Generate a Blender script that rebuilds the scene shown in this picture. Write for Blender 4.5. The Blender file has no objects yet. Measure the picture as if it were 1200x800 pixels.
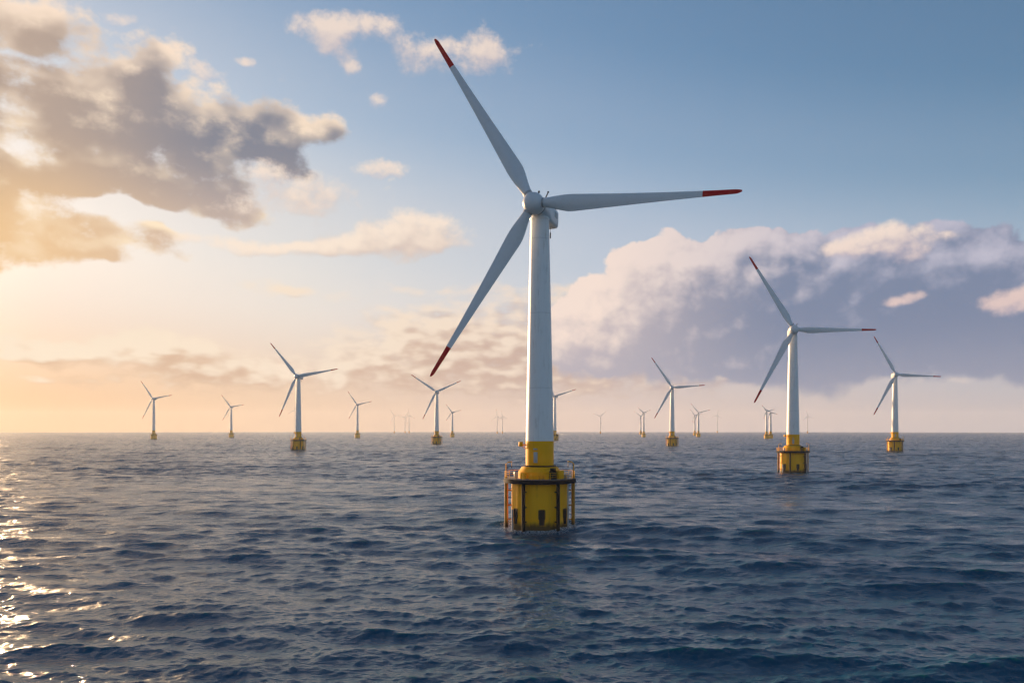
import bpy, bmesh, math, random
import numpy as np
from mathutils import Vector, Matrix
R = math.radians
sc = bpy.context.scene
COL = sc.collection

# ------------------------------------------------------------------ camera
CAM_H = 24.6
cam = bpy.data.objects.new('camera', bpy.data.cameras.new('camera'))
COL.objects.link(cam); sc.camera = cam
cam.data.lens = 28.0
cam.location = (0, 0, CAM_H)
cam.rotation_euler = (R(90), 0, 0)
cam.data.shift_y = 102.7 / 1200.0
cam.data.clip_start = 0.5
cam.data.clip_end = 80000.0
F = 28.0 / 36.0 * 1200.0            # focal length in photograph pixels
HZ = 502.7                          # image row of the true horizon

# ------------------------------------------------------------------ exposure
sc.view_settings.view_transform = 'Standard'
sc.view_settings.look = 'None'
sc.view_settings.gamma = 1.0
sc.view_settings.use_curve_mapping = False
EXPO = 0.8
sc.view_settings.exposure = EXPO
sc.cycles.use_denoising = True
sc.cycles.max_bounces = 8
sc.cycles.volume_bounces = 1
sc.cycles.sample_clamp_indirect = 4.0

SUN_AZ, SUN_EL = -38.0, 7.5         # degrees, azimuth clockwise from +Y

# ------------------------------------------------------------------ sun
sun = bpy.data.objects.new('sun', bpy.data.lights.new('sun', 'SUN'))
COL.objects.link(sun)
sun.data.energy = 5.0
sun.data.angle = R(0.5)
sun.data.color = (1.0, 0.64, 0.34)
sdir = Vector((math.sin(R(SUN_AZ)) * math.cos(R(SUN_EL)), math.cos(R(SUN_AZ)) * math.cos(R(SUN_EL)), math.sin(R(SUN_EL))))
sun.rotation_euler = sdir.to_track_quat('Z', 'Y').to_euler()
sun.location = (-400, 300, 200)

# ------------------------------------------------------------------ world sky
world = bpy.data.worlds.new('World'); sc.world = world
world.use_nodes = True


class NT:
    """tiny helper to write node maths"""
    def __init__(s, t): s.t = t
    def n(s, kind): return s.t.nodes.new(kind)
    def put(s, sock, v):
        if isinstance(v, bpy.types.NodeSocket): s.t.links.new(v, sock)
        elif v is not None: sock.default_value = v
    def m(s, op, a, b=None, c=None, clamp=False):
        n = s.n('ShaderNodeMath'); n.operation = op; n.use_clamp = clamp
        for k, v in enumerate((a, b, c)): s.put(n.inputs[k], v)
        return n.outputs[0]
    def v(s, op, a, b=None, c=None, out=0):
        n = s.n('ShaderNodeVectorMath'); n.operation = op
        s.put(n.inputs[0], a)
        if op == 'SCALE': s.put(n.inputs['Scale'], b)
        elif b is not None: s.put(n.inputs[1], b)
        if c is not None: s.put(n.inputs[2], c)
        return n.outputs[out]
    def sep(s, a):
        n = s.n('ShaderNodeSeparateXYZ'); s.put(n.inputs[0], a); return n.outputs
    def com(s, x, y, z=0.0):
        n = s.n('ShaderNodeCombineXYZ')
        for k, q in enumerate((x, y, z)): s.put(n.inputs[k], q)
        return n.outputs[0]
    def smooth(s, x, a, b, lo=0.0, hi=1.0):
        n = s.n('ShaderNodeMapRange'); n.interpolation_type = 'SMOOTHSTEP'
        for k, q in enumerate((x, a, b, lo, hi)): s.put(n.inputs[k], q)
        return n.outputs[0]
    def lin(s, x, a, b, lo=0.0, hi=1.0):
        n = s.n('ShaderNodeMapRange'); n.clamp = True
        for k, q in enumerate((x, a, b, lo, hi)): s.put(n.inputs[k], q)
        return n.outputs[0]
    def ramp(s, x, stops, interp='EASE'):
        n = s.n('ShaderNodeValToRGB'); s.put(n.inputs[0], x)
        e = n.color_ramp.elements; n.color_ramp.interpolation = interp
        while len(e) < len(stops): e.new(0.5)
        for k, (p, c) in enumerate(stops):
            e[k].position = p; e[k].color = (c if len(c) == 4 else (*c, 1)) if hasattr(c, '__len__') else (c, c, c, 1)
        return n.outputs[0]
    def mix(s, f, a, b, blend='MIX'):
        n = s.n('ShaderNodeMix'); n.data_type = 'RGBA'; n.blend_type = blend
        s.put(n.inputs[0], f)
        for k, q in ((6, a), (7, b)):
            if isinstance(q, tuple) and len(q) == 3: q = (*q, 1)
            s.put(n.inputs[k], q)
        return n.outputs[2]
    def noise(s, vec, scale, detail=4, rough=0.5, dist=0.0, lac=2.0, out=0, dim='3D'):
        n = s.n('ShaderNodeTexNoise'); n.noise_dimensions = dim
        s.put(n.inputs['Vector'], vec)
        for k, q in (('Scale', scale), ('Detail', detail), ('Roughness', rough), ('Distortion', dist), ('Lacunarity', lac)):
            s.put(n.inputs[k], q)
        return n.outputs[out]
    def voro(s, vec, scale, detail=0, rough=0.5, smooth=0.5, rnd=1.0):
        n = s.n('ShaderNodeTexVoronoi'); n.feature = 'F1'; n.voronoi_dimensions = '2D'
        s.put(n.inputs['Vector'], vec); n.normalize = False
        for k, q in (('Scale', scale), ('Detail', detail), ('Roughness', rough), ('Randomness', rnd)):
            s.put(n.inputs[k], q)
        return n.outputs['Distance']


def azel(px, py):
    return (math.degrees(math.atan((px - 600) / F)), math.degrees(math.atan((HZ - py) / math.hypot(F, px - 600))))


def px_blob(px, py, rx, ry, w=1.0, rot=0.0):
    """a cloud mass given where the photograph shows it, turned into azimuth / elevation degrees"""
    a, e = azel(px, py)
    k = math.cos(R(a)) ** 1.0
    return (a, e, rx / F * 57.3 * k * k, ry / F * 57.3 * k, w, rot)


def density_group(name, blobs, warp, n_scale, n_amp, detail=6, rough=0.5, b_scale=0.0, b_amp=0.0, b_mid=0.75, stretch=1.0, seed=0.0, wscale=0.16):
    """cloud density over (azimuth, elevation): soft masses plus fractal noise"""
    g = bpy.data.node_groups.new(name, 'ShaderNodeTree')
    g.interface.new_socket('P', in_out='INPUT', socket_type='NodeSocketVector')
    g.interface.new_socket('D', in_out='OUTPUT', socket_type='NodeSocketFloat')
    t = NT(g)
    gi = g.nodes.new('NodeGroupInput'); go = g.nodes.new('NodeGroupOutput')
    P = gi.outputs[0]
    Q = t.v('ADD', t.v('MULTIPLY', P, (1.0, stretch, 1.0)), (seed, seed * 1.7, 0))
    wv = t.v('SUBTRACT', t.noise(Q, wscale, 2, 0.55, out=1, dim='2D'), (0.5, 0.5, 0.5))
    W = t.v('ADD', P, t.v('MULTIPLY', wv, (warp, warp / stretch, 0)))
    tot = None
    for (a, e, rx, ry, w, rot) in blobs:
        d = t.v('MULTIPLY', t.v('SUBTRACT', W, (a, e, 0)), (1 / rx, 1 / ry, 0))
        q = t.v('DOT_PRODUCT', d, d, out=1)
        gss = t.m('MULTIPLY', t.m('POWER', 0.42, q), w)
        tot = gss if tot is None else t.m('ADD', tot, gss)
    tot = t.m('SUBTRACT', 1.0, t.m('POWER', 0.25, tot))       # overlapping masses do not pile up
    f = t.m('SUBTRACT', t.noise(Q, n_scale, detail, rough, 0.0, dim='2D'), 0.5)
    D = t.m('MULTIPLY_ADD', f, n_amp, tot)
    if b_amp:
        b = t.voro(t.v('MULTIPLY_ADD', t.v('SUBTRACT', t.noise(Q, b_scale * 1.6, 2, 0.5, out=1, dim='2D'), (0.5, 0.5, 0.5)), (1.1, 1.1, 0), Q), b_scale, 3, 0.5)
        D = t.m('MULTIPLY_ADD', t.m('SUBTRACT', b_mid, b), b_amp, D)
    t.put(go.inputs[0], D)
    return g


def build_sky():
    t = NT(world.node_tree)
    nt = world.node_tree
    bg = nt.nodes['Background']
    geo = t.n('ShaderNodeTexCoord')
    dirv = t.v('NORMALIZE', geo.outputs['Generated'])
    x, y, z = t.sep(dirv)
    DEG = 57.29578
    az = t.m('MULTIPLY', t.m('ARCTAN2', x, y), DEG)
    el = t.m('MULTIPLY', t.m('ARCSINE', z), DEG)
    elp = t.m('MAXIMUM', el, 0.0)
    P = t.com(az, el, 0.0)

    K = 1.0 / (2 ** EXPO)                                     # colours below are written as they look once exposed
    def c(r, g, b):                                           # sRGB 0..255 -> linear before exposure
        f = lambda v: ((v / 255 + .055) / 1.055) ** 2.4 if v > 10 else v / 255 / 12.92
        return (f(r) * K, f(g) * K, f(b) * K)

    # --- clear sky: Nishita, with a hazy lower sky that is warmer towards the sun
    s = t.n('ShaderNodeTexSky'); s.sky_type = 'NISHITA'; s.sun_disc = False
    s.sun_elevation = R(SUN_EL); s.sun_rotation = R(SUN_AZ)
    s.air_density = 1.0; s.dust_density = 0.8; s.ozone_density = 3.0
    nis = t.v('SCALE', s.outputs[0], 0.115)
    # soft shoulder close to the sun
    nis = t.v('DIVIDE', nis, t.v('ADD', t.v('SCALE', nis, 0.55), (1, 1, 1)))
    da = t.m('ABSOLUTE', t.m('SUBTRACT', az, SUN_AZ - 11.0))   # degrees of azimuth away from the glow round the sun
    da = t.m('MINIMUM', da, t.m('SUBTRACT', 360.0, da))
    dn = t.m('DIVIDE', da, 180.0)
    hz_low = t.ramp(dn, [(0.0, c(248, 192, 130)), (0.09, c(242, 190, 138)), (0.19, c(227, 192, 164)), (0.31, c(210, 190, 184)),
                         (0.45, c(188, 182, 188)), (0.7, c(194, 190, 194)), (1.0, c(196, 190, 192))], 'LINEAR')
    hz_mid = t.ramp(dn, [(0.0, c(250, 226, 202)), (0.09, c(246, 224, 206)), (0.19, c(234, 222, 212)), (0.31, c(207, 207, 217)),
                         (0.45, c(186, 195, 212)), (0.7, c(184, 190, 202)), (1.0, c(188, 191, 200))], 'LINEAR')
    width = t.ramp(dn, [(0.0, 0.92), (0.1, 0.82), (0.3, 0.72), (0.45, 0.56), (1.0, 0.5)], 'LINEAR')
    eln = t.m('DIVIDE', elp, t.m('MULTIPLY', width, 38.0))
    hz = t.mix(t.smooth(elp, 0.5, 9.0), hz_low, hz_mid)
    tt = t.ramp(eln, [(0.0, 0.97), (0.22, 0.93), (0.45, 0.60), (0.75, 0.14), (1.0, 0.01)], 'EASE')
    sky = t.mix(tt, nis, hz)
    # the bright aureole round the sun, just outside the picture
    ga = t.m('DIVIDE', t.m('SUBTRACT', az, SUN_AZ - 12.0), 8.0); ge = t.m('DIVIDE', t.m('SUBTRACT', el, SUN_EL), 9.0)
    au = t.m('POWER', 2.718, t.m('MULTIPLY', t.m('ADD', t.m('MULTIPLY', ga, ga), t.m('MULTIPLY', ge, ge)), -1.0))
    sky = t.v('ADD', sky, t.v('SCALE', (5.6, 3.9, 2.4), au))

    near = t.m('SUBTRACT', 1.0, t.m('DIVIDE', da, 95.0), clamp=True)   # 1 at the sun's azimuth, 0 far right

    def bgshader(col):
        n = t.n('ShaderNodeBackground'); t.put(n.inputs[0], col); return n.outputs[0]
    def mixsh(f, a, b):
        n = t.n('ShaderNodeMixShader'); t.put(n.inputs[0], f); t.put(n.inputs[1], a); t.put(n.inputs[2], b); return n.outputs[0]
    def inbox(x0, y0, x1, y1):                                # 1 inside a window of the sky, so that the rest is skipped
        (a0, _), (a1, _) = azel(x0, y0), azel(x1, y1)
        xm = min(max(600, x0), x1); xf = x0 if abs(x0 - 600) > abs(x1 - 600) else x1
        e1, e0 = azel(xm, y0)[1], azel(xf, y1)[1]
        f = t.m('MULTIPLY', t.m('GREATER_THAN', az, a0), t.m('LESS_THAN', az, a1))
        return t.m('MULTIPLY', f, t.m('MULTIPLY', t.m('GREATER_THAN', el, e0), t.m('LESS_THAN', el, e1)))

    def layer(base, box, blobs, kw, lo, hi, off1, off2, k1, k2, kd, bias, lit, shadow, op=1.0, thin=0.0, patch=0.0):
        """one deck of cloud over the sky behind it; lit on the sides that face the sun"""
        gh = density_group('cloud_density', blobs, **kw)
        gl = density_group('cloud_density_soft', blobs, **{**kw, 'detail': 1.6})
        def d(grp, Pv):
            n = t.n('ShaderNodeGroup'); n.node_tree = grp; t.put(n.inputs[0], Pv); return n.outputs[0]
        D0 = d(gh, P)
        a = t.m('MULTIPLY', t.smooth(D0, lo, hi), op)
        S0 = d(gl, P); S1 = d(gl, t.v('ADD', P, (*off1, 0))); S2 = d(gl, t.v('ADD', P, (*off2, 0)))
        L = t.m('ADD', t.m('MULTIPLY', t.m('SUBTRACT', S0, S1), k1), t.m('MULTIPLY', t.m('SUBTRACT', S0, S2), k2))
        L = t.m('MULTIPLY_ADD', t.m('SUBTRACT', D0, S0), kd, L)
        L = t.m('ADD', L, bias)
        if patch:                                             # where other clouds let the sun through
            L = t.m('MULTIPLY_ADD', t.m('SUBTRACT', t.noise(t.v('MULTIPLY', P, (1, 1.5, 1)), 0.21, 3, 0.5, dim='2D'), 0.5), patch, L)
        if thin:                                              # thin edges let the light through
            L = t.m('ADD', L, t.m('MULTIPLY', t.smooth(D0, lo, t.m('ADD', hi, 0.25), 1.0, 0.0), thin))
        L = t.smooth(L, 0.0, 1.0)
        over = mixsh(a, base, bgshader(t.mix(L, shadow, lit)))
        return mixsh(inbox(*box), base, over)

    B = px_blob
    out = bgshader(sky)
    # --- far soft bank low over the horizon, left and centre
    lit = t.mix(near, c(224, 204, 196), c(255, 236, 208))
    sh = t.mix(near, c(164, 158, 174), c(232, 190, 146))
    out = layer(out, (-250, 300, 1300, 490), [
        B(190, 413, 60, 20, 1.3), B(110, 412, 60, 13, 1.0), B(270, 432, 66, 15, 1.3), B(15, 406, 60, 10, 1.1), B(60, 440, 90, 8, .7), B(420, 440, 80, 14, .45),
        B(330, 340, 62, 8, .9), B(520, 392, 110, 34, .9), B(480, 425, 120, 24, .6), B(640, 346, 70, 14, .8), B(600, 425, 130, 40, 1.0), B(500, 337, 50, 8, .55),
        B(760, 430, 120, 30, .9), B(250, 458, 200, 8, .3), B(1040, 440, 240, 10, .5)],
        dict(warp=5.0, n_scale=0.5, n_amp=0.9, stretch=2.2, seed=11, rough=0.55, detail=6), 0.34, 0.86, (-0.7, 0.5), (-2.0, 1.6), 1.2, 0.9, 0.9, 0.34, lit, sh, 1.0, 0.1)

    # --- the big cumulus bank on the right
    lit = t.mix(t.lin(az, 6, 24), c(244, 223, 211), c(190, 188, 204))
    sh = t.mix(t.smooth(az, 3, 20), c(194, 183, 188), c(120, 134, 162))
    sh = t.mix(t.smooth(el, 2.0, 8.0, 0.6, 0.0), sh, c(158, 161, 180))
    bias = t.smooth(az, 5, 20, 0.42, 0.06)
    bias = t.m('ADD', bias, t.smooth(el, 3.5, 11.0, -0.30, 0.02))
    soft = t.smooth(el, 2.0, 6.0, 0.95, 0.56)
    out = layer(out, (520, 200, 1600, 500), [
        B(760, 335, 60, 45, 1.1), B(825, 322, 62, 34, 1.2), B(885, 338, 60, 42, 1.1), B(800, 385, 130, 52, 1.1), B(950, 365, 120, 62, 1.4),
        B(1040, 325, 90, 46, 1.3), B(1035, 298, 50, 20, .7), B(1120, 320, 60, 36, 1.1), B(1190, 340, 80, 38, 1.2), B(1110, 380, 170, 46, 1.6), B(1100, 418, 200, 24, 1.0), B(930, 420, 120, 24, .8), B(1260, 372, 120, 52, 1.5),
        B(690, 400, 70, 40, .8), B(720, 375, 50, 36, .7), B(900, 415, 160, 30, .9), B(1400, 345, 120, 65, 1.3)],
        dict(warp=3.0, n_scale=0.34, n_amp=0.34, stretch=1.15, seed=3, rough=0.64, detail=9, b_scale=0.36, b_amp=0.30), 0.46, soft, (-0.6, 0.8), (-2.0, 3.0), 1.15, 0.50, 1.6, bias, lit, sh, 1.0, 0.03, 0.8)

    # --- sunlit heads and scraps that stand out of the bank
    lit = t.mix(t.lin(el, 8, 13), c(226, 200, 194), c(244, 224, 210))
    out = layer(out, (940, 230, 1400, 420), [
        B(1010, 290, 36, 14, 1.0), B(1050, 279, 36, 16, 1.2), B(1075, 298, 26, 9, .7), B(1112, 277, 22, 7, .9), B(975, 296, 22, 7, .5),
        B(1052, 351, 26, 8, .95), B(1185, 356, 36, 15, 1.1), B(1230, 347, 50, 20, 1.0), B(890, 300, 30, 6, .5)],
        dict(warp=1.8, n_scale=0.75, n_amp=0.8, stretch=1.2, seed=7, detail=7, rough=.55), 0.36, 0.86, (-0.3, 0.4), (-0.8, 1.4), 0.8, 0.35, 1.0, 0.48, lit, c(165, 162, 182), 0.95)

    # --- the broken stratocumulus at upper left
    lit = t.mix(t.smooth(el, 12, 25), c(255, 232, 200), c(250, 226, 204))
    warm = t.mix(t.smooth(az, -33, -18), c(238, 198, 150), c(206, 184, 170))
    sh = t.mix(t.smooth(el, 11.5, 19.0), warm, t.mix(t.smooth(az, -32, -19), c(184, 164, 150), c(132, 135, 148)))
    out = layer(out, (-400, -160, 470, 330), [
        B(60, 112, 110, 46, 1.0), B(140, 152, 120, 40, 1.2), B(240, 160, 90, 36, 1.5), B(320, 148, 62, 24, 1.5), B(180, 205, 120, 36, 1.3), B(60, 222, 90, 26, 1.2),
        B(185, 80, 36, 28, .95), B(30, 25, 110, 30, 1.0), B(255, 112, 34, 12, .9), B(100, 85, 60, 24, .9), B(40, 278, 100, 20, 1.4), B(120, 292, 60, 11, .9), B(175, 276, 50, 7, .9),
        B(-60, 250, 80, 50, 1.1), B(-60, 90, 90, 90, 1.1), B(240, 240, 70, 14, .8), B(-150, 200, 120, 90, 1.0), B(20, 166, 50, 14, -1.1), B(60, 62, 70, 9, -.9), B(150, 252, 80, 8, -.8), B(140, 62, 30, 16, -.6), B(215, 100, 14, 12, -.5), B(70, 70, 60, 8, -.3)],
        dict(warp=4.5, n_scale=0.26, n_amp=1.7, stretch=1.5, seed=61, rough=0.58, detail=9), 0.36, 0.80, (-0.3, 0.7), (0.2, 2.4), 0.7, 0.35, 1.3, -0.04, lit, sh, 1.0, 0.65, 1.6)

    # --- small fair-weather scraps
    lit = t.mix(t.smooth(el, 10, 24), c(252, 232, 212), c(240, 220, 206))
    sh = t.mix(t.smooth(el, 10, 22), c(218, 196, 182), c(200, 190, 194))
    out = layer(out, (80, -20, 680, 330), [
        B(378, 32, 36, 15, 1.0), B(430, 32, 34, 13, 1.0), B(395, 55, 22, 16, .9), B(555, 60, 60, 20, 1.0), B(490, 72, 22, 14, .9), B(445, 115, 14, 10, .9), B(410, 80, 14, 8, .8),
        B(445, 197, 28, 10, 1.1), B(145, 24, 22, 7, .9), B(478, 276, 52, 20, 1.9), B(455, 286, 60, 8, .8), B(360, 222, 50, 18, .9), B(310, 200, 24, 12, .8),
        B(330, 245, 80, 14, .6), B(290, 287, 110, 9, 1.0), B(380, 290, 60, 7, .8), B(375, 148, 16, 9, .8), B(235, 80, 26, 10, .8), B(285, 65, 16, 5, .7), B(415, 255, 25, 12, -.5)],
        dict(warp=2.0, n_scale=0.42, n_amp=1.15, stretch=1.3, seed=41, rough=0.66, detail=8), 0.34, 0.86, (-0.25, 0.45), (-0.3, 1.3), 0.7, 0.6, 0.7, 0.42, lit, sh, 0.92)

    t.put(nt.nodes['World Output'].inputs['Surface'], out)
    nt.nodes.remove(bg)
    world.cycles.sampling_method = 'MANUAL'
    world.cycles.sample_map_resolution = 512


build_sky()


# ------------------------------------------------------------------ object helpers
def mat(name, color=(0.8, 0.8, 0.8), rough=0.5, metal=0.0, spec=0.5):
    m = bpy.data.materials.new(name); m.use_nodes = True
    b = m.node_tree.nodes['Principled BSDF']
    b.inputs['Base Color'].default_value = (*color, 1)
    b.inputs['Roughness'].default_value = rough
    b.inputs['Metallic'].default_value = metal
    b.inputs['Specular IOR Level'].default_value = spec
    return m, NT(m.node_tree), b


def mesh_obj(name, bm, material, parent=None, smooth=True, angle=40):
    me = bpy.data.meshes.new(name)
    bmesh.ops.recalc_face_normals(bm, faces=bm.faces)
    for f in bm.faces: f.smooth = smooth
    if smooth:
        lim = R(angle)
        for e in bm.edges:
            if len(e.link_faces) == 2 and e.calc_face_angle(0.0) > lim: e.smooth = False
    bm.to_mesh(me); bm.free()
    me.materials.append(material)
    o = bpy.data.objects.new(name, me); COL.objects.link(o)
    if parent: o.parent = parent
    return o


def lathe(bm, prof, n=32, a0=0.0, loc=(0, 0, 0), cap=True):
    rings = []
    for (r, z) in prof:
        rings.append([bm.verts.new((loc[0] + r * math.cos(a0 + 2 * math.pi * k / n), loc[1] + r * math.sin(a0 + 2 * math.pi * k / n), loc[2] + z)) for k in range(n)])
    for i in range(len(rings) - 1):
        for k in range(n):
            bm.faces.new((rings[i][k], rings[i][(k + 1) % n], rings[i + 1][(k + 1) % n], rings[i + 1][k]))
    if cap:
        bm.faces.new(rings[0][::-1]); bm.faces.new(rings[-1])
    return rings


def tube(bm, pts, r, n=8, r2=None):
    pts = [Vector(p) for p in pts]
    rings = []
    for i, p in enumerate(pts):
        d = (pts[min(i + 1, len(pts) - 1)] - pts[max(i - 1, 0)]).normalized()
        u = d.orthogonal().normalized() if abs(d.z) > 0.9 else d.cross(Vector((0, 0, 1))).normalized()
        w = d.cross(u)
        rr = r if r2 is None else r + (r2 - r) * i / (len(pts) - 1)
        rings.append([bm.verts.new(p + rr * (u * math.cos(2 * math.pi * k / n) + w * math.sin(2 * math.pi * k / n))) for k in range(n)])
    for i in range(len(rings) - 1):
        for k in range(n):
            bm.faces.new((rings[i][k], rings[i][(k + 1) % n], rings[i + 1][(k + 1) % n], rings[i + 1][k]))
    bm.faces.new(rings[0][::-1]); bm.faces.new(rings[-1])


def box(bm, c, s, rotz=0.0, bevel=0.0, taper=1.0):
    g = bmesh.ops.create_cube(bm, size=1.0)
    M = Matrix.Translation(Vector(c)) @ Matrix.Rotation(rotz, 4, 'Z') @ Matrix.Diagonal((*s, 1))
    bmesh.ops.transform(bm, matrix=M, verts=g['verts'])
    if bevel:
        es = list({e for v in g['verts'] for e in v.link_edges})
        bmesh.ops.bevel(bm, geom=es, offset=bevel, segments=2, affect='EDGES', profile=0.5)


# ------------------------------------------------------------------ haze: one closed box of even, pale air
SEA_R = 7000.0
SEA_W = 7010.0
bm = bmesh.new()
box(bm, (0, 0, 85), (2 * SEA_W + 120, 2 * SEA_W + 120, 184))
hm = bpy.data.materials.new('haze_air'); hm.use_nodes = True
hn = hm.node_tree; hn.nodes.clear()
ho = hn.nodes.new('ShaderNodeOutputMaterial'); hv = hn.nodes.new('ShaderNodeVolumePrincipled')
hv.inputs['Color'].default_value = (0.88, 0.92, 1.0, 1)
hv.inputs['Density'].default_value = 1.0 / 18500.0
hv.inputs['Anisotropy'].default_value = 0.22
hn.links.new(hv.outputs[0], ho.inputs['Volume'])
haze = mesh_obj('haze', bm, hm, smooth=False)
haze['kind'] = 'stuff'

# ------------------------------------------------------------------ sea
def build_sea():
    rng = np.random.default_rng(12)
    # rows: fine where waves are seen close up, coarser with distance
    d = 2.0; ds = []
    while d < SEA_R:
        ds.append(d)
        if d < 60: step = max(0.4, 4.0 - d * 0.06)
        else: step = max(0.12, min(d * d / (874 * CAM_H) * 0.55, max(1.1, d * 0.0025)))
        d += step
    ds.append(SEA_R)
    ds = np.array(ds)
    dd = np.gradient(ds)
    fine = np.linspace(-41, 41, 1000)
    coarse = np.concatenate([np.linspace(-180, -41.4, 70)[:-1], fine, np.linspace(41.4, 180, 70)[1:-1]])
    coarse = np.unique(coarse)
    an = np.radians(coarse)
    nr, nc = len(ds), len(an)
    lat = np.gradient(an)
    X = (ds[:, None] * np.sin(an)[None, :]).astype(np.float32)
    Y = (ds[:, None] * np.cos(an)[None, :]).astype(np.float32)
    cell = np.maximum(dd[:, None], 0.6 * ds[:, None] * lat[None, :]).astype(np.float32)
    # wave components
    N = 150
    lam = np.exp(np.linspace(math.log(40), math.log(0.6), N)) * rng.uniform(0.97, 1.03, N)
    k = 2 * np.pi / lam
    shape = np.exp(-(lam / 22.0) ** 2.2) * (0.8 + 0.45 * np.exp(-((np.log(lam / 8.0)) / 0.7) ** 2) + 0.35 * np.exp(-((np.log(lam / 1.6)) / 0.7) ** 2))
    shape *= np.clip((lam / 1.1) ** 0.05, 0, 2)
    slope = shape / math.sqrt((shape ** 2).sum() / 2) * SEA_SLOPE
    amp = slope / k
    spread = np.interp(np.log(lam), [math.log(0.6), math.log(4), math.log(20)], [1.0, 0.55, 0.27])
    th = math.radians(-97) + rng.normal(0, 1, N) * spread
    ph = rng.uniform(0, 2 * np.pi, N)
    # a low swell from one side runs under the wind sea
    for i, (L, sl) in enumerate(((62, .038), (50, .042), (41, .042), (34, .036))):
        k[i] = 2 * np.pi / L; lam[i] = L; slope[i] = sl; amp[i] = sl / k[i]; th[i] = math.radians(-104) + 0.16 * rng.normal()
    Z = np.zeros_like(X); DX = np.zeros_like(X); DY = np.zeros_like(X); kept = np.zeros_like(X); crest = np.zeros_like(X)
    gust = np.zeros_like(X)
    for i in range(7):
        L = rng.uniform(60, 300); a = rng.uniform(0, 2 * np.pi)
        gust += np.sin(((X * math.cos(a) * 0.5 + Y * math.sin(a)) * (2 * np.pi / L) + rng.uniform(0, 6)).astype(np.float32)) / 7
    for i in range(N):
        cx, cy = math.cos(th[i]), math.sin(th[i])
        w = np.clip((lam[i] / cell - 2.2) / 1.8, 0, 1)
        g = 1.0 + (0.9 * gust if lam[i] < 12 else 0.35 * gust)
        p = (X * np.float32(k[i] * cx) + Y * np.float32(k[i] * cy) + np.float32(ph[i]))
        s, c = np.sin(p), np.cos(p)
        wa = w * g * np.float32(amp[i])
        Z += wa * c
        DX -= wa * np.float32(cx * 1.35) * s; DY -= wa * np.float32(cy * 1.35) * s
        crest += wa * np.float32(k[i]) * c
        kept += w * np.float32(slope[i] ** 2)
    lost = 1.0 - kept / np.float32((slope ** 2).sum())
    print('SEA', nr, nc, nr * nc, 'Hs', 4 * math.sqrt((amp ** 2).sum() / 2))
    edge = np.clip((SEA_R - ds) / 400.0, 0, 1)[:, None].astype(np.float32)
    Z *= edge
    V = np.stack([X + DX * edge, Y + DY * edge, Z], -1).reshape(-1, 3)
    idx = np.arange(nr * nc).reshape(nr, nc)
    a = idx[:-1, :]; b = idx[1:, :]
    a2 = np.roll(a, -1, 1); b2 = np.roll(b, -1, 1)
    Fq = np.stack([a, b, b2, a2], -1).reshape(-1, 4)
    # centre cap
    cap = idx[0, ::-1]
    me = bpy.data.meshes.new('sea')
    nf = len(Fq)
    me.vertices.add(len(V)); me.vertices.foreach_set('co', V.astype(np.float32).ravel())
    loops = np.concatenate([Fq[:, ::-1].ravel() , idx[0, ::1]])
    me.loops.add(len(loops)); me.loops.foreach_set('vertex_index', loops.astype(np.int32))
    me.polygons.add(nf + 1)
    st = np.concatenate([np.arange(nf) * 4, [nf * 4]]).astype(np.int32)
    me.polygons.foreach_set('loop_start', st)
    me.polygons.foreach_set('use_smooth', np.ones(nf + 1, bool))
    at = me.attributes.new('lost', 'FLOAT', 'POINT')
    at.data.foreach_set('value', lost.astype(np.float32).ravel())
    at = me.attributes.new('crest', 'FLOAT', 'POINT')
    at.data.foreach_set('value', crest.astype(np.float32).ravel())
    print('CREST', np.percentile(crest, [50, 90, 99, 99.9]))
    me.update(calc_edges=True)
    me.validate()
    # make sure the surface faces up
    o = bpy.data.objects.new('sea', me); COL.objects.link(o)
    if me.polygons[nr * nc // 4].normal.z < 0: me.flip_normals()
    o['kind'] = 'structure'

    m, t, b = mat('sea_water', (0.006, 0.030, 0.062), 0.06)
    b.inputs['IOR'].default_value = 1.333
    b.inputs['Specular Tint'].default_value = (0.95, 0.97, 1.0, 1)
    P = t.n('ShaderNodeNewGeometry').outputs['Position']
    at = t.n('ShaderNodeAttribute'); at.attribute_name = 'lost'
    lostv = at.outputs['Fac']
    # ripples too small for the mesh: long-crested noise, drawn out across the wind
    Q = t.v('MULTIPLY', P, (0.62, 1.0, 0.0))
    Q = t.v('ADD', Q, t.v('SCALE', t.v('SUBTRACT', t.noise(P, 0.05, 2, out=1, dim='2D'), (.5, .5, .5)), 3.0))
    h1 = t.noise(Q, 1.5, 4, 0.55, dim='2D')                   # ripples of 0.2 to 0.7 m
    bm1 = t.n('ShaderNodeBump'); bm1.inputs['Strength'].default_value = 1.0
    t.put(bm1.inputs['Distance'], SEA_RIPPLE); t.put(bm1.inputs['Height'], h1)
    h2 = t.noise(t.v('MULTIPLY', P, (0.55, 1.0, 0.0)), 0.22, 3, 0.6, dim='2D')   # chop of 2 to 5 m where the mesh is too coarse for it
    bm2 = t.n('ShaderNodeBump'); bm2.inputs['Strength'].default_value = 1.0
    t.put(bm2.inputs['Distance'], t.m('MULTIPLY', lostv, SEA_CHOP)); t.put(bm2.inputs['Height'], h2)
    t.t.links.new(bm2.outputs[0], bm1.inputs['Normal'])
    t.t.links.new(bm1.outputs[0], b.inputs['Normal'])
    # green light through thin crests is put into the base colour; the steepest break into specks of foam, as does the water round the nearest foundation
    at2 = t.n('ShaderNodeAttribute'); at2.attribute_name = 'crest'
    cr = at2.outputs['Fac']
    col = t.mix(t.smooth(cr, 0.22, 0.7), (0.0012, 0.064, 0.120), (0.008, 0.150, 0.135))
    fn = t.noise(P, 2.2, 5, 0.65, dim='2D')
    foam = t.m('MULTIPLY', t.smooth(cr, 0.58, 0.85), t.smooth(fn, 0.5, 0.62))
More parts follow.
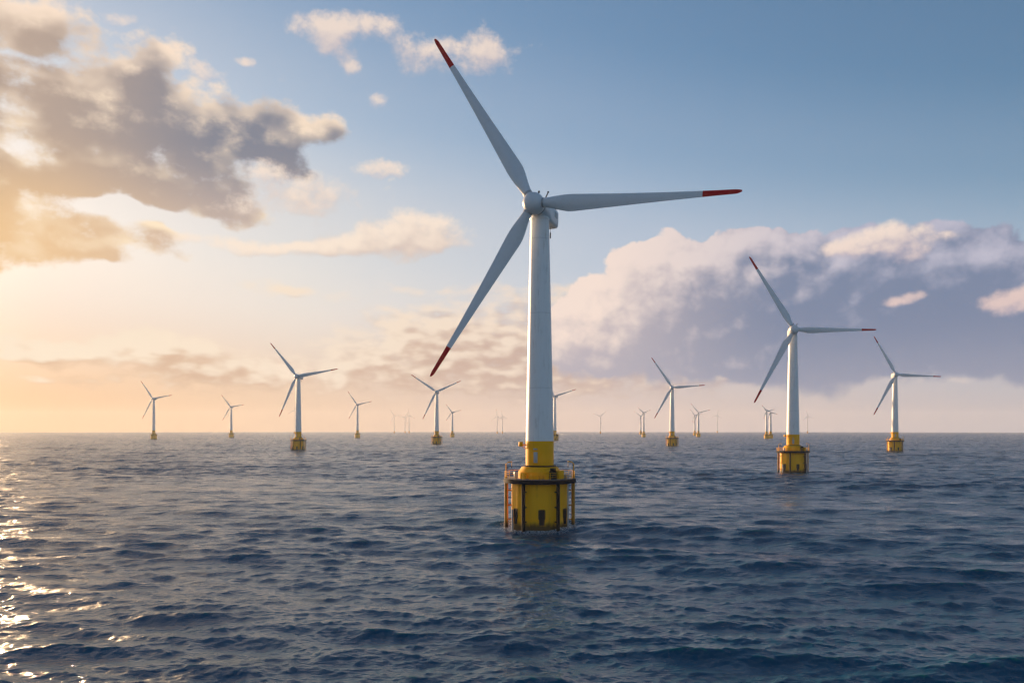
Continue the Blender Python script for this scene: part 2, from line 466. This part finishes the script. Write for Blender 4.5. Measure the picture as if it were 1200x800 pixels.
    rd = t.v('LENGTH', t.v('MULTIPLY', t.v('SUBTRACT', P, (FOOT[0], FOOT[1], 0)), (1, 1, 0)), out=1)
    ring = t.m('MULTIPLY', t.smooth(rd, 7.6, 13.5, 1.0, 0.0), t.smooth(t.m('ADD', fn, t.smooth(rd, 8.0, 13.0, 0.05, -0.08)), 0.50, 0.60))
    foam = t.m('MAXIMUM', foam, ring)
    t.put(b.inputs['Base Color'], t.mix(foam, col, (0.55, 0.57, 0.58)))
    # cat's-paws: patches roughened by ripples far too fine to see one by one
    cp = t.smooth(t.noise(t.v('MULTIPLY', P, (0.5, 1.0, 0.0)), 0.16, 5, 0.65, dim='2D'), 0.46, 0.72, 0.06, 0.40)
    t.put(b.inputs['Roughness'], t.m('MULTIPLY_ADD', foam, 0.4, t.m('MULTIPLY_ADD', lostv, 0.10, cp)))
    me.materials.append(m)
    return o


SEA_SLOPE = 0.19
SEA_RIPPLE = 0.15
SEA_CHOP = 1.6
FOOT = ((632.5 - 600) / F * 204, 204)
build_sea()


# ------------------------------------------------------------------ turbine materials
def weathered(name, color, rough, dirt, amount, streak=True, metal=0.0, zband=None, spec=0.5, seams=0.0):
    """paint with faint streaks and blotches of its own"""
    m, t, b = mat(name, color, rough, metal, spec)
    O = t.n('ShaderNodeTexCoord').outputs['Object']
    n1 = t.noise(t.v('MULTIPLY', O, (1.6, 1.6, 0.12) if streak else (1, 1, 1)), 1.1, 5, 0.6)
    n2 = t.noise(O, 0.35, 4, 0.6)
    f = t.m('MULTIPLY', t.m('MULTIPLY', t.smooth(n1, 0.46, 0.75), t.smooth(n2, 0.35, 0.7)), amount)
    col = t.mix(f, color, dirt)
    if seams:                                                 # joints between the rolled steel sections
        zf = t.m('MODULO', t.m('ADD', t.sep(O)[2], 3.0), seams)
        col = t.mix(t.m('MULTIPLY', t.smooth(zf, 0.0, 0.22, 1.0, 0.0), 0.45), col, (0.30, 0.30, 0.30))
    if zband:                                                 # weed and tide stain close to the water line
        z = t.sep(O)[2]
        zz = t.m('ADD', z, t.m('MULTIPLY', t.m('SUBTRACT', t.noise(t.v('MULTIPLY', O, (1, 1, .35)), 1.3, 4), 0.5), zband[1]))
        col = t.mix(t.smooth(zz, zband[0] - 0.7, zband[0] + 1.0, 0.93, 0.0), col, (0.035, 0.026, 0.014))
        rust = t.m('MULTIPLY', t.smooth(n1, 0.52, 0.8), t.smooth(z, zband[0], zband[0] + 7.0, 0.75, 0.0))
        col = t.mix(rust, col, (0.16, 0.07, 0.02))
    t.put(b.inputs['Base Color'], col)
    t.put(b.inputs['Roughness'], t.m('MULTIPLY_ADD', n1, 0.25, rough - 0.1))
    return m


M_WHITE = weathered('white_paint', (0.82, 0.83, 0.82), 0.38, (0.50, 0.47, 0.42), 0.75, seams=19.0)
M_BLADE = weathered('blade_paint', (0.70, 0.73, 0.75), 0.34, (0.50, 0.50, 0.48), 0.35, streak=False)
M_RED = weathered('red_paint', (0.55, 0.006, 0.010), 0.55, (0.36, 0.02, 0.02), 0.3, streak=False, spec=0.2)
M_YEL = weathered('yellow_paint', (0.97, 0.455, 0.002), 0.5, (0.60, 0.24, 0.01), 0.6, spec=0.15)
M_YELB = weathered('yellow_caisson_paint', (0.97, 0.45, 0.002), 0.5, (0.52, 0.22, 0.01), 0.8, zband=(1.0, 1.6), spec=0.15)
M_DARK = weathered('dark_rubber_steel', (0.014, 0.013, 0.018), 0.7, (0.05, 0.028, 0.02), 0.5, zband=None, spec=0.1)
M_RUST = weathered('rusty_pile_steel', (0.020, 0.015, 0.016), 0.7, (0.08, 0.035, 0.02), 0.7, zband=(0.9, 1.2), spec=0.1)
M_PILE = weathered('yellow_pile', (0.50, 0.22, 0.01), 0.55, (0.20, 0.07, 0.02), 0.95, zband=(0.9, 1.2), spec=0.25)  # yellow-brown base colour for the two outermost piles
M_GREY = weathered('galvanised_steel', (0.42, 0.43, 0.44), 0.45, (0.22, 0.18, 0.14), 0.5, metal=0.3)
M_DECK = weathered('deck_grating', (0.22, 0.21, 0.20), 0.7, (0.12, 0.08, 0.05), 0.7, streak=False)


# ------------------------------------------------------------------ turbine meshes, built once and shared by the copies
R_BLADE = 51.5


def blade_section(s):
    """chord, thickness, twist and chord offset at fraction s of the length"""
    root = 1.10
    if s < 0.20:
        u = max(0.0, (s - 0.035) / 0.165); u = u * u * (3 - 2 * u)
        chord = 2.2 + (4.25 - 2.2) * u; thick = 2.2 - (2.2 - 1.15) * u; off = 0.5 - 0.09 * u
    else:
        u = (s - 0.20) / 0.80
        chord = 4.25 + (1.05 - 4.25) * (1 - (1 - u) ** 1.30); thick = chord * (0.27 - 0.11 * min(1, u * 1.4)); off = 0.41 - 0.02 * u
    if s > 0.965:
        q = (s - 0.965) / 0.035
        chord *= math.sqrt(max(0.03, 1 - q * q * 0.93)); thick *= math.sqrt(max(0.03, 1 - q * q * 0.93))
    twist = R(16) * (1 - min(1, s / 0.75)) ** 1.4 + R(1)
    return chord, thick, twist, off, min(1, max(0, (s - 0.035) / 0.14))


def blade_mesh(s0, s1, flip=1, n=30):
    bm = bmesh.new(); rings = []
    ss = [s0 + (s1 - s0) * i / n for i in range(n + 1)]
    if s1 >= 1: ss = sorted(set(ss + [0.975, 0.985, 0.993, 0.998]))
    for s in ss:
        chord, thick, tw, off, af = blade_section(s)
        ring = []
        for k in range(20):
            a = 2 * math.pi * k / 20
            cx = 0.5 * (1 + math.cos(a))                      # 0 leading .. 1 trailing
            yt = 0.5 * math.sin(a)
            foil = 1.0 if af == 0 else (1 - af) + af * min(1.0, 1.75 * math.sqrt(max(0, cx)) * (1 - cx * 0.80))
            y = (off - cx) * chord * flip                     # trailing edge towards -y
            xx = yt * thick * foil if af else yt * thick
            c, sn = math.cos(tw), math.sin(tw)
            yy = y * c - xx * sn * flip; zz = y * sn * flip + xx * c
            ring.append(bm.verts.new((s * R_BLADE, yy, zz + 1.6 * s * s)))   # pre-bend: the tip leans upwind
        rings.append(ring)
    for i in range(len(rings) - 1):
        for k in range(20):
            bm.faces.new((rings[i][k], rings[i][(k + 1) % 20], rings[i + 1][(k + 1) % 20], rings[i + 1][k]))
    bm.faces.new(rings[0][::-1]); bm.faces.new(rings[-1])
    return bm


SITE = dict(caisson=7.2, legs=8.55, ring=9.25, deck=12.1, tp_top=21.6, hub=80.8, r0=3.55, r1=2.38, over=5.0)


def prop(o, label=None, cat=None, group=None):
    if label: o['label'] = label
    if cat: o['category'] = cat
    if group: o['group'] = group


def pol(r, deg, z):
    return Vector((r * math.sin(R(deg)), -r * math.cos(R(deg)), z))   # 0 degrees faces the camera, 90 is to the right


def build_foundation(root, full=True):
    S = SITE
    # caisson: the big yellow drum, running on below the water
    bm = bmesh.new(); lathe(bm, [(S['caisson'], -8), (S['caisson'], 0), (S['caisson'], 10.5), (S['caisson'] - .05, 10.95)], 48)
    c = mesh_obj('caisson', bm, M_YELB, root)
    # platform: round deck on a dark fender ring
    bm = bmesh.new()
    a, b_ = S['ring'], S['ring'] - 0.55
    lathe(bm, [(b_, 10.97), (a, 11.05), (a, 12.0), (b_ , 12.08)], 48, cap=True)
    p = mesh_obj('platform', bm, M_DARK, root)
    bm = bmesh.new(); lathe(bm, [(a - .12, 12.085), (a - .12, 12.14)], 48)
    mesh_obj('deck', bm, M_DECK, p)
    # fender piles under the ring
    for k in range(6):
        d = 30 + 60 * k
        bm = bmesh.new()
        q = pol(S['legs'], d, 0)
        lathe(bm, [(0.46, -8), (0.46, 10.95)], 12, loc=(q.x, q.y, 0))
        for z in (1.6, 5.2, 9.0):                             # stubs tying the pile back to the drum
            w = pol(S['caisson'] - .1, d, z)
            tube(bm, [w, (q.x, q.y, z)], 0.18, 8)
        mesh_obj('fender_pile', bm, M_PILE if d in (90, 270) else M_RUST, root)
    # tower foot on the deck
    bm = bmesh.new()
    lathe(bm, [(5.5, 12.15), (5.5, 13.8), (5.3, 14.0), (4.75, 14.75), (4.6, 15.0), (3.7, 15.1)], 48)
    mesh_obj('tower_foot', bm, M_YEL, root)
    bm = bmesh.new()
    lathe(bm, [(S['r0'] + .04, 15.0), (S['r0'] + .04, S['tp_top'])], 48)
    tr = mesh_obj('transition_piece', bm, M_YEL, root)
    if not full: return
    # bolted flange
    bm = bmesh.new(); lathe(bm, [(4.15, 15.12), (4.15, 15.42)], 48)
    mesh_obj('flange', bm, M_DARK, tr)
    # guard rail
    def rail_arc(bm, d0, d1, z, r):
        n = max(2, int((d1 - d0) / 6)); tube(bm, [pol(S['ring'] - .3, d0 + (d1 - d0) * i / n, z) for i in range(n + 1)], r, 6)
    bm = bmesh.new()
    for (d0, d1) in ((-150, 60), (72, 208)):
        for z in (12.75, 13.3): rail_arc(bm, d0, d1, z, .035)
        rail_arc(bm, d0, d1, 13.85, .05)
    rail = mesh_obj('guard_rail', bm, M_YEL, root)
    for k in range(24):
        d = -150 + 15 * k
        bm = bmesh.new(); q = pol(S['ring'] - .3, d, 12.14); tube(bm, [q, (q.x, q.y, 13.9)], .055, 6)
        mesh_obj('rail_post', bm, M_YEL, rail)
    # taller lamp posts and davits at the rim
    for d, h, side in ((-84, 3.6, 1), (80, 3.7, -1)):
        bm = bmesh.new(); q = pol(S['ring'] - .55, d, 12.14)
        t_ = Vector((q.x, q.y, 12.14 + h))
        tube(bm, [q, t_, t_ + Vector((side * .5, -.1, .45)), t_ + Vector((side * 1.5, -.3, .6))], .13, 8)
        tube(bm, [t_ + Vector((side * 1.45, -.28, .6)), t_ + Vector((side * 1.45, -.28, -.6))], .05, 6)
        box(bm, (q.x, q.y, 12.5), (.6, .6, .7), bevel=.05)
        dv = mesh_obj('davit_crane', bm, M_YEL, root)
        bm = bmesh.new(); u = t_ + Vector((side * 1.45, -.28, -.75)); box(bm, u, (.28, .28, .35), bevel=.05)
        mesh_obj('hook_block', bm, M_DARK, dv)
    for d, h in ((-70, 2.5), (70, 3.2)):
        bm = bmesh.new(); q = pol(S['ring'] - .4, d, 12.14); tube(bm, [q, (q.x, q.y, 12.14 + h)], .06, 6)
        box(bm, (q.x, q.y, 12.14 + h + .2), (.3, .3, .42), bevel=.05)
        mesh_obj('marker_lantern', bm, M_DARK, root)
    # ladder with its hoops from the boat landing to the deck
    bm = bmesh.new()
    for off in (-2.2, 2.2): 
        q = pol(S['caisson'] + .75, 62 + off, -2); tube(bm, [q, (q.x, q.y, 13.2)], .09, 6)
    for i in range(40):
        z = -.6 + i * .34
        tube(bm, [pol(S['caisson'] + .75, 59.8, z), pol(S['caisson'] + .75, 64.2, z)], .045, 6)
    mesh_obj('ladder', bm, M_GREY, root)
    # hatches: dark arched openings with frames in the drum wall
    for d in (2, -58, 58, 180):
        bm = bmesh.new(); pts = []
        w, h = .72, 4.6
        ring = [(-w * .7, .9), (w * .7, .9), (w * .8, 2.2), (w, 2.5), (w, h - .15), (w * .85, h), (-w * .85, h), (-w, h - .15), (-w, 2.5), (-w * .8, 2.2)]
        fr = []
        for rr in (S['caisson'] - .1, S['caisson'] + .14):
            fr.append([bm.verts.new(pol(rr, d + math.degrees(x / S['caisson']), z)) for x, z in ring])
        n = len(ring)
        for k in range(n): bm.faces.new((fr[0][k], fr[0][(k + 1) % n], fr[1][(k + 1) % n], fr[1][k]))
        bm.faces.new(fr[1]); bm.faces.new(fr[0][::-1])
        hh = mesh_obj('hatch', bm, M_DARK, root)
        bm = bmesh.new()
        rim = [pol(S['caisson'] + .16, d + math.degrees(x * 1.12 / S['caisson']), 1.0 + (z - 1.0) * 1.03) for x, z in ring]
        tube(bm, rim + [rim[0]], .06, 6)
        mesh_obj('hatch_frame', bm, M_RUST, hh)
    # pale cable pipe beside the left hatch
    bm = bmesh.new(); q = pol(S['caisson'] + .45, -66, -3); tube(bm, [q, (q.x, q.y, 4.4)], .26, 10)
    mesh_obj('cable_pipe', bm, M_GREY, root)
    # tower door, its hood lamp and the short stair in front
    bm = bmesh.new(); q = pol(S['r0'] + .08, -18, 17.6); box(bm, q, (1.5, .3, 3.5), rotz=R(-18), bevel=.06)
    dr = mesh_obj('tower_door', bm, M_YEL, root)
    bm = bmesh.new(); q = pol(S['r0'] + .28, -18, 17.5); box(bm, q, (1.0, .08, 2.7), rotz=R(-18), bevel=.02)
    mesh_obj('door_leaf', bm, M_GREY, dr)
    bm = bmesh.new(); q = pol(S['r0'] + .45, -18, 19.6); box(bm, q, (.9, .7, .35), rotz=R(-18), bevel=.06)
    mesh_obj('door_lamp', bm, M_GREY, dr)
    # plant on deck: cabinets, a dark winch, a small crane arm
    for (d, r, s_, mt, nm) in ((30, 6.2, (1.5, 1.2, 2.0), M_DARK, 'winch_cabinet'), (12, 6.6, (1.0, .8, 1.2), M_YEL, 'equipment_box'), (-42, 6.3, (1.3, 1.0, 1.5), M_YEL, 'equipment_box'),
                               (48, 6.6, (1.7, 1.3, 2.1), M_YEL, 'equipment_box'), (-14, 6.7, (2.4, .8, .9), M_YEL, 'equipment_box'), (66, 7.2, (.9, .9, 1.0), M_GREY, 'equipment_box'), (-62, 7.0, (.8, .7, 1.7), M_GREY, 'equipment_box')):
        bm = bmesh.new(); q = pol(r, d, 12.15 + s_[2] / 2); box(bm, q, s_, rotz=R(d), bevel=.08)
        e = mesh_obj(nm, bm, mt, root)
        if mt is M_DARK:
            bm = bmesh.new(); v = pol(r, d, 12.15 + s_[2] + .35)
            tube(bm, [v + Vector((-.7, 0, 0)), v + Vector((.7, 0, 0))], .42, 12)
            mesh_obj('winch_drum', bm, M_RUST, e)
    # bracket light standing out from the tower on the left
    bm = bmesh.new(); v = pol(S['r0'], -84, 20.6); w = pol(S['r0'] + 1.5, -84, 20.6)
    tube(bm, [v, w], .16, 8); tube(bm, [pol(S['r0'], -84, 19.5), pol(S['r0'] + 1.1, -84, 20.5)], .1, 6)
    box(bm, pol(S['r0'] + 1.35, -84, 20.8), (1.1, 1.0, 1.2), rotz=R(-84), bevel=.1)
    mesh_obj('side_bracket', bm, M_YEL, root)


def build_top(root, hub_z, yaw, full=True):
    """tower, nacelle and hub; yaw turns the rotor towards the left of the camera"""
    S = SITE
    bm = bmesh.new()
    top = hub_z - 2.75
    lathe(bm, [(S['r0'], S['tp_top'] - .5), (S['r0'], S['tp_top'] + 1.0), (S['r0'] - (S['r0'] - S['r1']) * .34, S['tp_top'] + (top - S['tp_top']) * .36),
               (S['r0'] - (S['r0'] - S['r1']) * .68, S['tp_top'] + (top - S['tp_top']) * .70), (S['r1'], top)], 56)
    tw = mesh_obj('tower', bm, M_WHITE, root, angle=60)
    M = Matrix.Translation((0, 0, hub_z)) @ Matrix.Rotation(-yaw, 4, 'Z') @ Matrix.Rotation(R(-4), 4, 'X')    # local -y looks upwind
    # nacelle
    bm = bmesh.new()
    def ringsec(y, w, zt, zb, rnd, n=24):
        out = []
        for k in range(n):
            a = 2 * math.pi * k / n
            c, s_ = math.cos(a), math.sin(a)
            e = rnd
            x = w * math.copysign(abs(c) ** e, c); z = math.copysign(abs(s_) ** e, s_)
            z = z * zt if z > 0 else z * zb
            out.append(bm.verts.new((x, y, z)))
        return out
    secs = [(-2.9, 2.30, 2.30, 2.30, 1.0), (-2.6, 2.62, 2.62, 2.62, 1.0), (-.2, 2.72, 2.72, 2.72, .95), (1.6, 2.6, 2.62, 2.72, .8), (2.4, 2.35, 2.35, 2.55, .42), (8.7, 2.25, 2.25, 2.45, .34), (9.2, 1.95, 1.95, 1.7, .36)]
    rs = [ringsec(*q) for q in secs]
    for i in range(len(rs) - 1):
        for k in range(24): bm.faces.new((rs[i][k], rs[i][(k + 1) % 24], rs[i + 1][(k + 1) % 24], rs[i + 1][k]))
    bm.faces.new(rs[0][::-1]); bm.faces.new(rs[-1])
    nac = mesh_obj('nacelle', bm, M_BLADE, root, angle=35); nac.matrix_local = M
    # yaw collar under the nacelle
    bm = bmesh.new(); lathe(bm, [(S['r1'] + .12, top - .05), (S['r1'] + .18, top + .35), (S['r1'] - .2, top + .7)], 40)
    mesh_obj('yaw_collar', bm, M_WHITE, root)
    # hub with its rounded nose
    bm = bmesh.new()
    prof = [(2.35, -2.98), (2.62, -3.3), (2.72, -4.6), (2.62, -5.6), (2.25, -6.5), (1.65, -7.1), (.9, -7.45), (.2, -7.55)]
    rr = []
    for (r, y) in prof: rr.append([bm.verts.new((r * math.cos(2 * math.pi * k / 36), y, r * math.sin(2 * math.pi * k / 36))) for k in range(36)])
    for i in range(len(rr) - 1):
        for k in range(36): bm.faces.new((rr[i][k], rr[i][(k + 1) % 36], rr[i + 1][(k + 1) % 36], rr[i + 1][k]))
    bm.faces.new(rr[0][::-1]); bm.faces.new(rr[-1])
    hb = mesh_obj('hub', bm, M_BLADE, root, angle=50); hb.matrix_local = M
    if full:
        def on_nac(name, f, mt):
            bm = bmesh.new(); f(bm); o = mesh_obj(name, bm, mt, nac); return o
        on_nac('antenna', lambda b: (tube(b, [(.1, -1.2, 2.3), (.1, -1.2, 4.3)], .12, 6), box(b, (.1, -1.2, 4.2), (.5, .2, .5), bevel=.04)), M_DARK)
        on_nac('antenna', lambda b: (tube(b, [(1.3, -.4, 2.0), (2.3, -.2, 4.3)], .15, 6), box(b, (2.25, -.2, 4.25), (.4, .3, .4), bevel=.04)), M_DARK)
        on_nac('roof_rail', lambda b: [tube(b, [(x, 3.0, 2.75), (x, 8.4, 2.75)], .05, 6) for x in (-1.9, 1.9)] + [tube(b, [(x, y, 2.0), (x, y, 2.76)], .05, 6) for x in (-1.9, 1.9) for y in (3.0, 4.8, 6.6, 8.4)], M_GREY)
        on_nac('vent', lambda b: box(b, (2.27, 6.6, .4), (.12, 2.2, 1.4), bevel=.03), M_GREY)
        on_nac('chain_bag', lambda b: (tube(b, [(.6, 7.2, -2.2), (.6, 7.2, -5.2)], .06, 6), tube(b, [(.6, 7.2, -3.9), (.6, 7.2, -5.4)], .17, 8)), M_DARK)
        bm = bmesh.new()                                      # dark gap where the hub turns against the nacelle
        g_ = []
        for (r, y) in ((2.1, -2.99), (2.50, -2.99), (2.50, -2.86), (2.1, -2.86)):
            g_.append([bm.verts.new((r * math.cos(2 * math.pi * k / 36), y, r * math.sin(2 * math.pi * k / 36))) for k in range(36)])
        for i in range(4):
            for k in range(36): bm.faces.new((g_[i][k], g_[i][(k + 1) % 36], g_[(i + 1) % 4][(k + 1) % 36], g_[(i + 1) % 4][k]))
        mesh_obj('hub_seal', bm, M_DARK, nac)
        on_nac('roof_hatch', lambda b: box(b, (0, 5.4, 2.42), (1.6, 1.8, .22), bevel=.05), M_WHITE)
        on_nac('cooler', lambda b: box(b, (0, 8.2, 2.9), (3.4, .5, 1.1), bevel=.06), M_GREY)
    return tw, nac, hb, M


def rotor_frame(base, hub_z, yaw, over=5.0):
    """world position of the rotor centre and its axes (right, up, upwind)"""
    M = Matrix.Translation(base) @ Matrix.Translation((0, 0, hub_z)) @ Matrix.Rotation(-yaw, 4, 'Z') @ Matrix.Rotation(R(-4), 4, 'X')
    c = M @ Vector((0, -over, 0))
    return c, (M.to_3x3() @ Vector((1, 0, 0))), (M.to_3x3() @ Vector((0, 0, 1))), (M.to_3x3() @ Vector((0, -1, 0)))


def pixel_dir(px, py):
    return Vector(((px - 600) / F, 1.0, -(py - HZ) / F))


def blade_angles(tips, c, e1, e2, n):
    """how far round and how long each blade is, from where its tip is seen"""
    out = []
    for (px, py) in tips:
        d = pixel_dir(px, py); o = Vector((0, 0, CAM_H))
        cc = c + n * 1.2
        t_ = (cc - o).dot(n) / d.dot(n)
        v = o + d * t_ - cc
        out.append((math.atan2(v.dot(e2), v.dot(e1)), v.length))
    return out


def blade_matrix(M, ang, length, over=5.0):
    # blade local: +x along the blade, +z upwind
    B = Matrix(((1, 0, 0, 0), (0, 0, -1, -over), (0, 1, 0, 0), (0, 0, 0, 1)))       # x->right, y->up, z->upwind (-y)
    k = length / R_BLADE
    return M @ B @ Matrix.Rotation(ang, 4, 'Z') @ Matrix.Diagonal((k, max(.8, k) if k < 1 else 1, max(.8, k) if k < 1 else 1, 1))


def make_blades(root, M, angs, flips=(1, 1, 1), collar=True):
    out = []
    for i, (a, L) in enumerate(angs):
        key = flips[i]
        if key not in BLADE_ME:
            b_ = mesh_obj('blade', blade_mesh(0.02, 0.825, key), M_BLADE, root, angle=50)
            tp = mesh_obj('blade_tip', blade_mesh(0.825, 1.0, key, 12), M_RED, b_, angle=50)
            BLADE_ME[key] = (b_.data, tp.data)
        else:
            b_ = bpy.data.objects.new('blade', BLADE_ME[key][0]); COL.objects.link(b_); b_.parent = root
            tp = bpy.data.objects.new('blade_tip', BLADE_ME[key][1]); COL.objects.link(tp); tp.parent = b_
        if collar:
            if 'collar' not in BLADE_ME:
                bm = bmesh.new(); rr = []
                for (x, q_) in ((2.55, 1.0), (2.55, 1.24), (2.95, 1.24), (2.95, 1.0)):
                    rr.append([bm.verts.new((x, q_ * math.cos(2 * math.pi * k / 28), q_ * math.sin(2 * math.pi * k / 28))) for k in range(28)])
                for j in range(4):
                    for k in range(28): bm.faces.new((rr[j][k], rr[j][(k + 1) % 28], rr[(j + 1) % 4][(k + 1) % 28], rr[(j + 1) % 4][k]))
                cl = mesh_obj('root_collar', bm, M_GREY, b_); BLADE_ME['collar'] = cl.data
            else:
                cl = bpy.data.objects.new('root_collar', BLADE_ME['collar']); COL.objects.link(cl); cl.parent = b_
        b_.matrix_local = blade_matrix(M, a, L)
        out.append(b_)
    return out


BLADE_ME = {}
GROUP = 'wind turbines of the offshore farm'


def turbine(px, depth, hub_z, yaw, tips, label, flips=(1, 1, 1), copy_of=None, scale=1.0, far=False):
    """one wind turbine; px is the column of its tower in the photograph, depth its distance along the view"""
    x = (px - 600) / F * depth
    root = bpy.data.objects.new('wind_turbine', None); COL.objects.link(root)
    root.location = (x, depth, 0); root.empty_display_size = 4
    prop(root, label, 'wind turbine', GROUP)
    s = scale
    hz = hub_z / s
    if copy_of is None:
        build_foundation(root)
        tw, nac, hb, M = build_top(root, hz, yaw)
    else:
        M0 = Matrix.Translation((0, 0, hz)) @ Matrix.Rotation(-yaw, 4, 'Z') @ Matrix.Rotation(R(-4), 4, 'X')
        M = M0
        keep = None if not far else {'caisson', 'platform', 'tower_foot', 'transition_piece', 'tower', 'nacelle', 'hub', 'yaw_collar'}
        for ch in list(copy_of.children):
            nm = ch.name.split('.')[0]
            if nm == 'blade' or (keep and nm not in keep): continue
            c = ch.copy(); COL.objects.link(c); c.parent = root
            if nm in ('nacelle', 'hub'): c.matrix_local = M0
            elif nm == 'tower':
                k = (hz - 2.75 - SITE['tp_top'] + .5) / (SITE['hub'] - 2.75 - SITE['tp_top'] + .5)
                c.matrix_local = Matrix.Translation((0, 0, (SITE['tp_top'] - .5) * (1 - k))) @ Matrix.Diagonal((1, 1, k, 1))
            elif nm == 'yaw_collar': c.matrix_local = Matrix.Translation((0, 0, hz - SITE['hub']))
            if not far or nm in ('platform',):
                for g in ch.children:
                    if far and nm != 'platform': continue
                    d = g.copy(); COL.objects.link(d); d.parent = c
    base = Vector((x, depth, 0))
    c, e1, e2, n = rotor_frame(base, hub_z, yaw, 5.0 * s)
    if tips and isinstance(tips[0], tuple):
        angs = blade_angles(tips, c, e1, e2, n)
        if len(angs) < 3 or far:                              # small in the picture: even lengths
            L = sum(q[1] for q in angs) / len(angs)
            a0 = angs[0][0]
            angs = [(a0 + 2 * math.pi * i / 3, L) for i in range(3)] if len(angs) < 3 else [(a, L) for a, _ in angs]
    else:
        angs = [(R(tips[0]) + 2 * math.pi * i / 3, tips[1]) for i in range(3)]
    angs = [(a, L / s) for a, L in angs]
    make_blades(root, M, angs, flips, collar=not far)
    root.scale = (s, s, s)
    print('TURBINE', px, round(depth), [(round(math.degrees(a), 1), round(L * s, 1)) for a, L in angs])
    return root


T0 = turbine(632.5, 204, SITE['hub'], R(21), [(870, 224), (510, 47), (505, 441)],
             'largest wind turbine, nearest the viewer, on a yellow drum foundation with a dark fender ring', flips=(1, 1, -1))
bpy.context.view_layer.update()
# columns, distances and blade tips of the others, near to far
turbine(929.3, 462, 81.4, R(13), [(1027, 386), (878, 301), (884, 472)], 'second largest wind turbine, red blade tips, standing before the dark cloud bank', copy_of=T0)
turbine(1048.8, 880, 84.3, R(13), [(1103, 441), (1024, 394), (1024, 486)], 'rightmost white wind turbine, red blade tips, below the bank of grey cloud', copy_of=T0)
turbine(349.6, 932, 86.0, R(10), [(396, 432), (317, 402), (327.5, 488)], 'tallest of the wind turbines in the warm light to the left of the nearest one', copy_of=T0)
turbine(787.6, 1138, 83.6, R(10), [(826, 451), (763.5, 419), (767, 490)], 'wind turbine between the two largest ones, blade pointing right with a red tip', copy_of=T0)
turbine(511.8, 1297, 85.0, R(6), [(540, 446), (482, 439), (495.5, 491)], 'wind turbine just left of the nearest tower, two blades raised in a wide V', copy_of=T0)
turbine(650.2, 1720, 95.0, R(30), [(675, 456), (640, 441), (641, 487)], 'wind turbine half hidden behind the nearest tower, one blade reaching out to the right', copy_of=T0)
turbine(180.2, 1945, 99.0, R(12), [(199.5, 463), (165, 446), (166, 492.5)], 'leftmost wind turbine, hazy and pale against the bright sunset horizon', copy_of=T0, far=True)
turbine(898.3, 2050, 70.0, R(14), [(907, 479.5), (894, 476), (894, 492)], 'left one of the close pair of distant turbines beside the second largest tower', copy_of=T0, far=True, scale=.88)
turbine(903.0, 2120, 69.0, R(14), [(909, 484.5), (897, 479), (899, 493)], 'right one of the close pair of distant turbines beside the second largest tower', copy_of=T0, far=True, scale=.88)
turbine(418.9, 2228, 93.0, R(12), [(436, 470), (408, 459), (408.5, 491)], 'small hazy turbine between the tall left one and the V bladed one', copy_of=T0, far=True)
turbine(271.0, 2342, 90.0, R(12), [(285.5, 474), (259, 462), (261, 492)], 'small hazy turbine between the leftmost one and the tall left one', copy_of=T0, far=True)
turbine(530.0, 2450, 76.0, R(12), [(543, 480), (523, 474), (524, 491)], 'tiny faint turbine close to the right of the V bladed one', copy_of=T0, far=True, scale=.9)
turbine(818.4, 2500, 76.0, R(12), [(834, 479.5), (811.5, 475), (812, 497)], 'tiny turbine right of the midsized one between the two largest, yellow base', copy_of=T0, far=True, scale=.9)
turbine(754.3, 2460, 75.0, R(14), [(761.5, 480.5), (748, 478), (749, 492)], 'tiny turbine left of the midsized one between the two largest, yellow base', copy_of=T0, far=True, scale=.85)
turbine(814.2, 3100, 78.0, R(14), [(820, 485), (809, 480), (810, 497)], 'faint tower close behind the left side of the tiny turbine right of centre', copy_of=T0, far=True, scale=.9)
turbine(750.8, 3600, 84.0, R(14), (25, 36), 'faint turbine close behind the left side of the tiny turbine left of the midsized one', copy_of=T0, far=True, scale=.9)
turbine(703.6, 4400, 96.0, R(14), (40, 42), 'lone faint turbine on the horizon to the right of the nearest tower', copy_of=T0, far=True, scale=.62)
turbine(582.6, 4500, 96.0, R(14), (95, 42), 'left of two faint turbines on the horizon before the nearest tower', copy_of=T0, far=True, scale=.62)
turbine(588.8, 4700, 98.0, R(14), (100, 36), 'right of two faint turbines on the horizon before the nearest tower', copy_of=T0, far=True, scale=.62)
turbine(462.0, 5000, 108.0, R(12), (4, 50), 'left of three thin faint turbines on the horizon left of the V bladed one', copy_of=T0, far=True, scale=.62)
turbine(474.6, 5050, 102.0, R(12), (176, 46), 'middle of three thin faint turbines on the horizon left of the V bladed one', copy_of=T0, far=True, scale=.62)
turbine(479.4, 5100, 112.0, R(12), (96, 46), 'right of three thin faint turbines on the horizon left of the V bladed one', copy_of=T0, far=True, scale=.62)
turbine(345.8, 3900, 118.0, R(12), (88, 40), 'thin faint turbine close behind the left side of the tall left one', copy_of=T0, far=True, scale=.62)
turbine(946.4, 4900, 104.0, R(14), (100, 38), 'faint turbine on the horizon just right of the second largest tower', copy_of=T0, far=True, scale=.62)
turbine(840.6, 5300, 118.0, R(14), (80, 36), 'faintest turbine on the horizon, halfway between the tiny one and the second largest tower', copy_of=T0, far=True, scale=.62)
